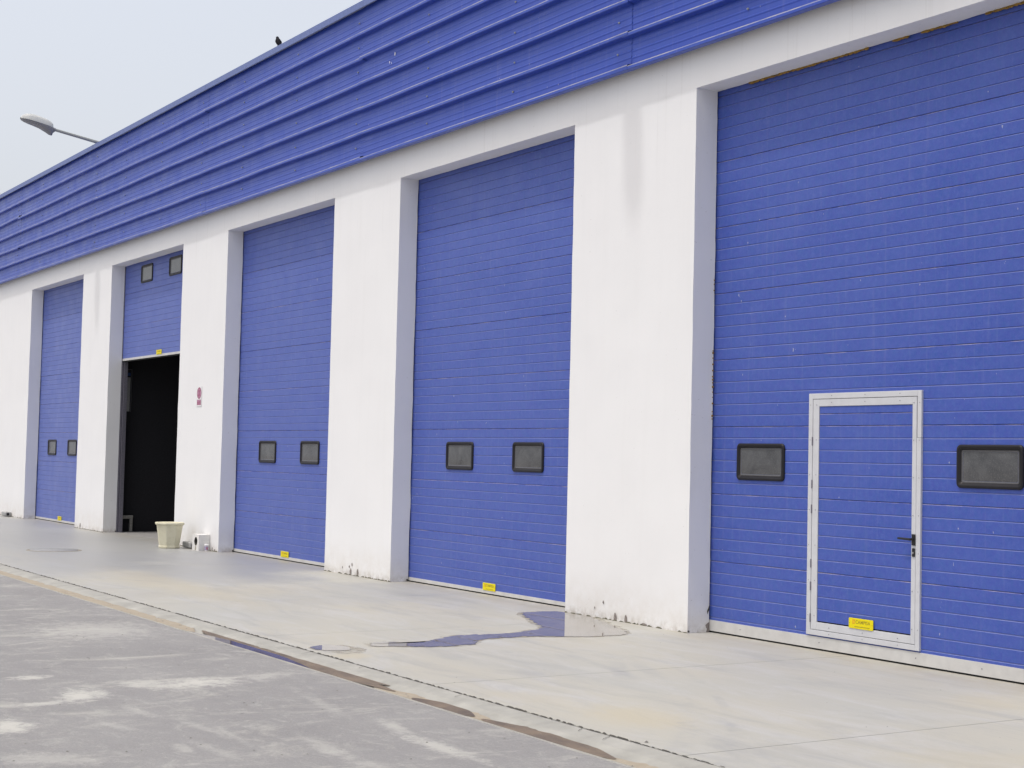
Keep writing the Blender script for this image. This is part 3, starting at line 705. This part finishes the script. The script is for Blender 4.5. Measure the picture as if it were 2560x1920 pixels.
# ============================================================ THINGS
def lamp(x, label):
    t = tag(empty('wall_lamp', (x, -.05, 7.86)), label, 'lamp', 'lamps reaching out over the roof edge')
    a = MB(); a.tube((0, .45, -.15), (0, .05, .00), .030); a.tube((0, .05, .0), (0, -.98, .175), .036, .032); a.box(-.09, .09, .30, .55, -.47, -.10); a.obj('arm', M['arm'], t)
    c = MB(); c.tube((0, -.93, .162), (0, -1.04, .183), .046); c.box(-.03, .03, -1.05, -.96, .10, .15); c.obj('collar', M['lamplens'], t)
    # housing: stations along -y; (y, half width, top height, bottom drop)
    ST = [(-.985, .05, .05, .12), (-1.00, .12, .115, .155), (-1.05, .155, .150, .150), (-1.13, .170, .170, .115), (-1.24, .180, .180, .070), (-1.36, .185, .185, .050), (-1.47, .175, .172, .042), (-1.56, .145, .140, .032), (-1.62, .095, .09, .020), (-1.655, .03, .03, .006)]
    def sec(top):
        m = MB(); n = 9; vs = []
        for y, w, h, dn in ST:
            zc = .185+(-y-1.0)*.20
            for i in range(n):
                u = math.pi*i/(n-1); vs.append((w*math.cos(u), y, zc + (h*math.sin(u)**.7 if top else -dn*math.sin(u)**.8 - .004)))
        m.add(vs, [(k*n+i, k*n+i+1, (k+1)*n+i+1, (k+1)*n+i) for k in range(len(ST)-1) for i in range(n-1)], 0, True); return m
    sec(True).obj('lamp_housing', M['lampgrey'], t); sec(False).obj('lamp_lens', M['lamplens'], t)
    t.scale = (.92, .95, .90)
    return t
lamp(-30.60, 'grey lamp on a slanting arm above the roof edge, against the sky at the left')
lamp(-12.58, 'grey lamp on a slanting arm above the roof edge nearer the camera, outside the frame')

# bird
def bird():
    t = MB(); n = 10
    # stations from tail to head along a leaning axis
    ST = [((.055, -.045), .006), ((.045, -.020), .014), ((.028, .010), .026), ((.010, .040), .038), ((-.006, .066), .040), ((-.018, .090), .031), ((-.027, .108), .022), ((-.034, .122), .0205), ((-.040, .134), .016), ((-.043, .141), .006)]
    vs = []
    for (x, z), r_ in ST:
        for i in range(n): a = 2*math.pi*i/n; vs.append((x+r_*.95*math.cos(a)*.9, r_*1.0*math.sin(a), z+r_*.35*math.cos(a)))
    t.add(vs, [(k*n+i, k*n+(i+1) % n, (k+1)*n+(i+1) % n, (k+1)*n+i) for k in range(len(ST)-1) for i in range(n)], 0, True)
    for s in (-1, 1):
        t.add([(.0, s*.036, .085), (.03, s*.036, .05), (.062, s*.016, -.035), (.038, s*.030, .0), (.005, s*.043, .04)], [(0, 1, 2, 3, 4)] if s > 0 else [(4, 3, 2, 1, 0)])
    o = t.obj('bird', M['bird'], None, (-21.42, -.10, 7.842)); o.scale = (1.2, 1.2, 1.1); tag(o, 'small dark bird perched on the edge of the blue roof coping', 'bird')
    b = MB(); b.tube((-.052, 0, .130), (-.070, 0, .131), .005, .001, 8); b.obj('beak', M['beak'], o)
    for s in (-1, 1): l = MB(); l.tube((.004, s*.010, .02), (.000, s*.012, -.016), .0025, n=6); l.obj('leg', M['beak'], o)
bird()

# planter
t = tag(empty('planter', (-24.66, -.40, 0)), 'cream octagonal plastic planter with lattice pattern beside the open bay', 'planter')
m = MB(); m.lathe([(.172, 0), (.180, .004), (.182, .035), (.172, .050), (.176, .060), (.222, .375), (.228, .385)], 8, smooth=False, rot=.2); bevel(m.obj('body', M['pot'], t), .008)
m = MB()
pr = [(.222, .380), (.244, .392), (.250, .412), (.242, .430), (.215, .430), (.205, .415), (.160, .10)]
vs = [(r_*math.cos(2*math.pi*i/8+.2), r_*math.sin(2*math.pi*i/8+.2), z) for r_, z in pr for i in range(8)]
m.add(vs, [(k*8+i, k*8+(i+1) % 8, (k+1)*8+(i+1) % 8, (k+1)*8+i) for k in range(len(pr)-1) for i in range(8)], 0, False); m.add(vs[-8:], [tuple(range(8))])
bevel(m.obj('rim', M['pot'], t), .006)

# zinc drain shoes at the foot of the wall
def drain(x, label):
    t = tag(empty('drain_outlet', (x, -.075, 0)), label, 'drain outlet')
    m = MB(); m.box(-.38, 0, -.070, .071, .010, .108); bevel(m.obj('body', M['drain'], t), .022, 4)
    m = MB(); m.tube((-.001, -.012, .058), (.006, -.012, .058), .036, n=20); m.obj('collar', M['zinc'], t)
    m = MB(); m.tube((.004, -.012, .058), (.0075, -.012, .058), .029, n=20); m.obj('opening', M['hole'], t)
drain(-24.36, 'grey zinc drain outlet with a round hole, between planter and white concrete box')
drain(-36.50, 'grey zinc drain outlet at the wall foot by the farthest door')
# white cast box with a pipe hole
t = tag(empty('concrete_box', (-23.97, -.10, 0)), 'white painted concrete box with a round pipe hole against the pillar', 'concrete box')
m = MB(); n = 24; bx0, bx1, by, bt = -.16, .14, -.095, .262
ring = [(-.0+.070*math.cos(2*math.pi*i/n), by, .150+.070*math.sin(2*math.pi*i/n)) for i in range(n)]
inn_ = [(x_, by+.10, z_) for x_, y_, z_ in ring]
sq = []
for i in range(n):
    a = 2*math.pi*i/n; c_, s_ = math.cos(a), math.sin(a); kx = (bx1 if c_ > 0 else -bx0)/max(abs(c_), 1e-6); kz = ((bt-.15) if s_ > 0 else .15)/max(abs(s_), 1e-6); kk = min(kx, kz)
    sq.append((c_*kk, by, .15+s_*kk))
m.add(ring+sq, [(i, (i+1) % n, n+(i+1) % n, n+i) for i in range(n)]); 
m.add([(bx0, by, bt), (bx1, by, bt), (bx1, by, 0), (bx0, by, 0)] + sq, [])
m.add([(bx1,by,0),(bx1,.094,0),(bx1,.094,bt),(bx1,by,bt)], [(0,1,2,3)]); m.add([(bx0,by,0),(bx0,.094,0),(bx0,.094,bt),(bx0,by,bt)], [(3,2,1,0)]); m.add([(bx0,by,bt),(bx1,by,bt),(bx1,.094,bt),(bx0,.094,bt)], [(0,1,2,3)])
for cx_, cz_ in ((bx1, bt), (bx0, bt), (bx0, 0), (bx1, 0)):      # fill the corners left by the radial cuts
    cand = sorted(sq, key=lambda p: (p[0]-cx_)**2+(p[2]-cz_)**2)[:2]; m.add([cand[0], cand[1], (cx_, by, cz_)], [(0, 1, 2)])
m.obj('body', M['cast'], t)
m = MB(); m.add(ring+inn_, [(i, (i+1) % n, n+(i+1) % n, n+i) for i in range(n)], 0, True); m.add(inn_, [tuple(range(n))]); m.obj('pipe_hole', M['joint_dirt'], t)
m = MB(); m.add([(-.02, by-.001, .075), (.012, by-.001, .078), (.018, by-.001, .005), (-.03, by-.001, .005)], [(0, 1, 2, 3)]); m.obj('rust_stain', M['damp'], t)
# cup
t = tag(empty('paper_cup', (-23.775, -.085, 0)), 'small white drinks cup with purple and red print before the concrete box', 'cup')
m = MB(); m.lathe([(.024, 0), (.026, .004), (.033, .098), (.034, .100)], 20); m.obj('body', M['cup'], t)
m = MB(); m.lathe([(.0275, .018), (.0325, .080)], 20); m.obj('print_band', M['cupprint'], t)
m = MB(); m.lathe([(.036, .098), (.036, .106), (.030, .116), (.012, .118)], 20); m.obj('lid', M['cuplid'], t)
m = MB(); m.add([(.0325, -.012, .03), (.0325, .010, .026), (.034, .008, .066), (.034, -.012, .060)], [(0, 1, 2, 3)]); m.obj('red_mark', M['cupred'], t)

# prohibition sign
t = tag(empty('warning_sign', (-24.53, -.006, 2.385)), 'small white wall sign with faded pink prohibition roundel and red caption', 'sign')
m = MB(); m.box(-.108, .108, -.003, .003, 0, .330); m.obj('plate', M['signwhite'], t)
m = MB(); C0 = .222
def disc(mb, r0, r1, y, mi=0, n=32):
    vs = [(r_*math.cos(2*math.pi*i/n), y, C0+r_*math.sin(2*math.pi*i/n)) for r_ in (r0, r1) for i in range(n)]
    mb.add(vs, [(i, n+i, n+(i+1) % n, (i+1) % n) for i in range(n)], mi)
disc(m, .078, .097, -.0045); m.obj('red_ring', M['signred'], t)
m = MB(); m.add([(.077*math.cos(2*math.pi*i/32), -.0038, C0+.077*math.sin(2*math.pi*i/32)) for i in range(32)], [tuple(range(32))[::-1]]); m.obj('pink_disc', M['signpink'], t)
m = MB()
for a in (45, -45):
    c_, s_ = math.cos(math.radians(a)), math.sin(math.radians(a)); w_ = .008
    P = [(-.076, -w_), (.076, -w_), (.076, w_), (-.076, w_)]; m.add([(u*c_-v*s_, -.0050-(a > 0)*.0004, C0+u*s_+v*c_) for u, v in P], [(0, 1, 2, 3)])
for zz in (.045, -.045): m.box(-.012, .012, -.0052, -.0045, C0+zz-.016, C0+zz+.016)
m.obj('cross_bars', M['signred'], t)
m = MB(); m.box(-.090, .090, -.0050, -.0035, .022, .110, 0); m.box(-.080, .080, -.0056, -.0051, .080, .101, 1); m.box(-.078, .070, -.0056, -.0051, .032, .062, 1)
x = -.07
random.seed(5)
while x < .055:
    w = random.uniform(.008, .016); m.box(x, x+w, -.0061, -.0057, .040, .054, 0); x += w+.005
m.obj('caption_panel', [M['signred'], M['signpink']], t)

# inside the open bay
t = tag(empty('notice_board', (X0+.004, .48, 2.38)), 'pale narrow board hanging on the dark wall inside the open bay', 'notice board')
m = MB(); m.box(0, .015, -.05, .035, .01, .69); m.obj('sheet', M['board'], t)
m = MB(); m.box(0, .018, -.12, .035, .72, .78); m.obj('header', M['bluetag'], t)
m = MB(); m.box(0, .022, .055, .065, 0, .86); m.box(0, .022, -.13, .065, .84, .86); m.obj('frame', M['darkframe'], t)
t = tag(empty('bench', (X0+.05, .50, 0)), 'low weathered wooden bench standing just inside the open bay', 'bench')
m = MB(); m.box(-.03, .045, -.14, .142, .258, .326); bevel(m.obj('seat', M['bench'], t), .006)
for sy_ in (.082, -.13):
    m = MB(); m.box(-.025, .035, sy_, sy_+.058, -.002, .257); bevel(m.obj('leg', M['bench'], t), .005)

# pebbles and crumbs on road and apron
pb = MB(); rnd = random.Random(21)
def crumb(mb, x, y, z, s):
    vs = [(x+s*rnd.uniform(.6, 1)*a, y+s*rnd.uniform(.6, 1)*b, z+s*.6*c) for a, b, c in ((1,0,.3),(0,1,.3),(-1,0,.3),(0,-1,.3),(0,0,1),(0,0,0))]
    mb.add(vs, [(0,1,4),(1,2,4),(2,3,4),(3,0,4)])
for i in range(420):
    x = rnd.uniform(-16, -5.5); y = -4.36-rnd.random()**1.4*3.2; crumb(pb, x, y, 0, rnd.choice((.003, .004, .005, .006, .010)))
for i in range(90): crumb(pb, rnd.uniform(-22, -5.5), -rnd.random()*3.8, 0, rnd.choice((.003, .004, .006)))
for i in range(160): crumb(pb, rnd.uniform(-18, -5.5), -4.10-rnd.random()*.18, -.024, rnd.choice((.004, .006, .009)))
crumb(pb, -7.089, -3.801, 0, .018)
tag(pb.obj('pebbles', M['stone']), kind='stuff')
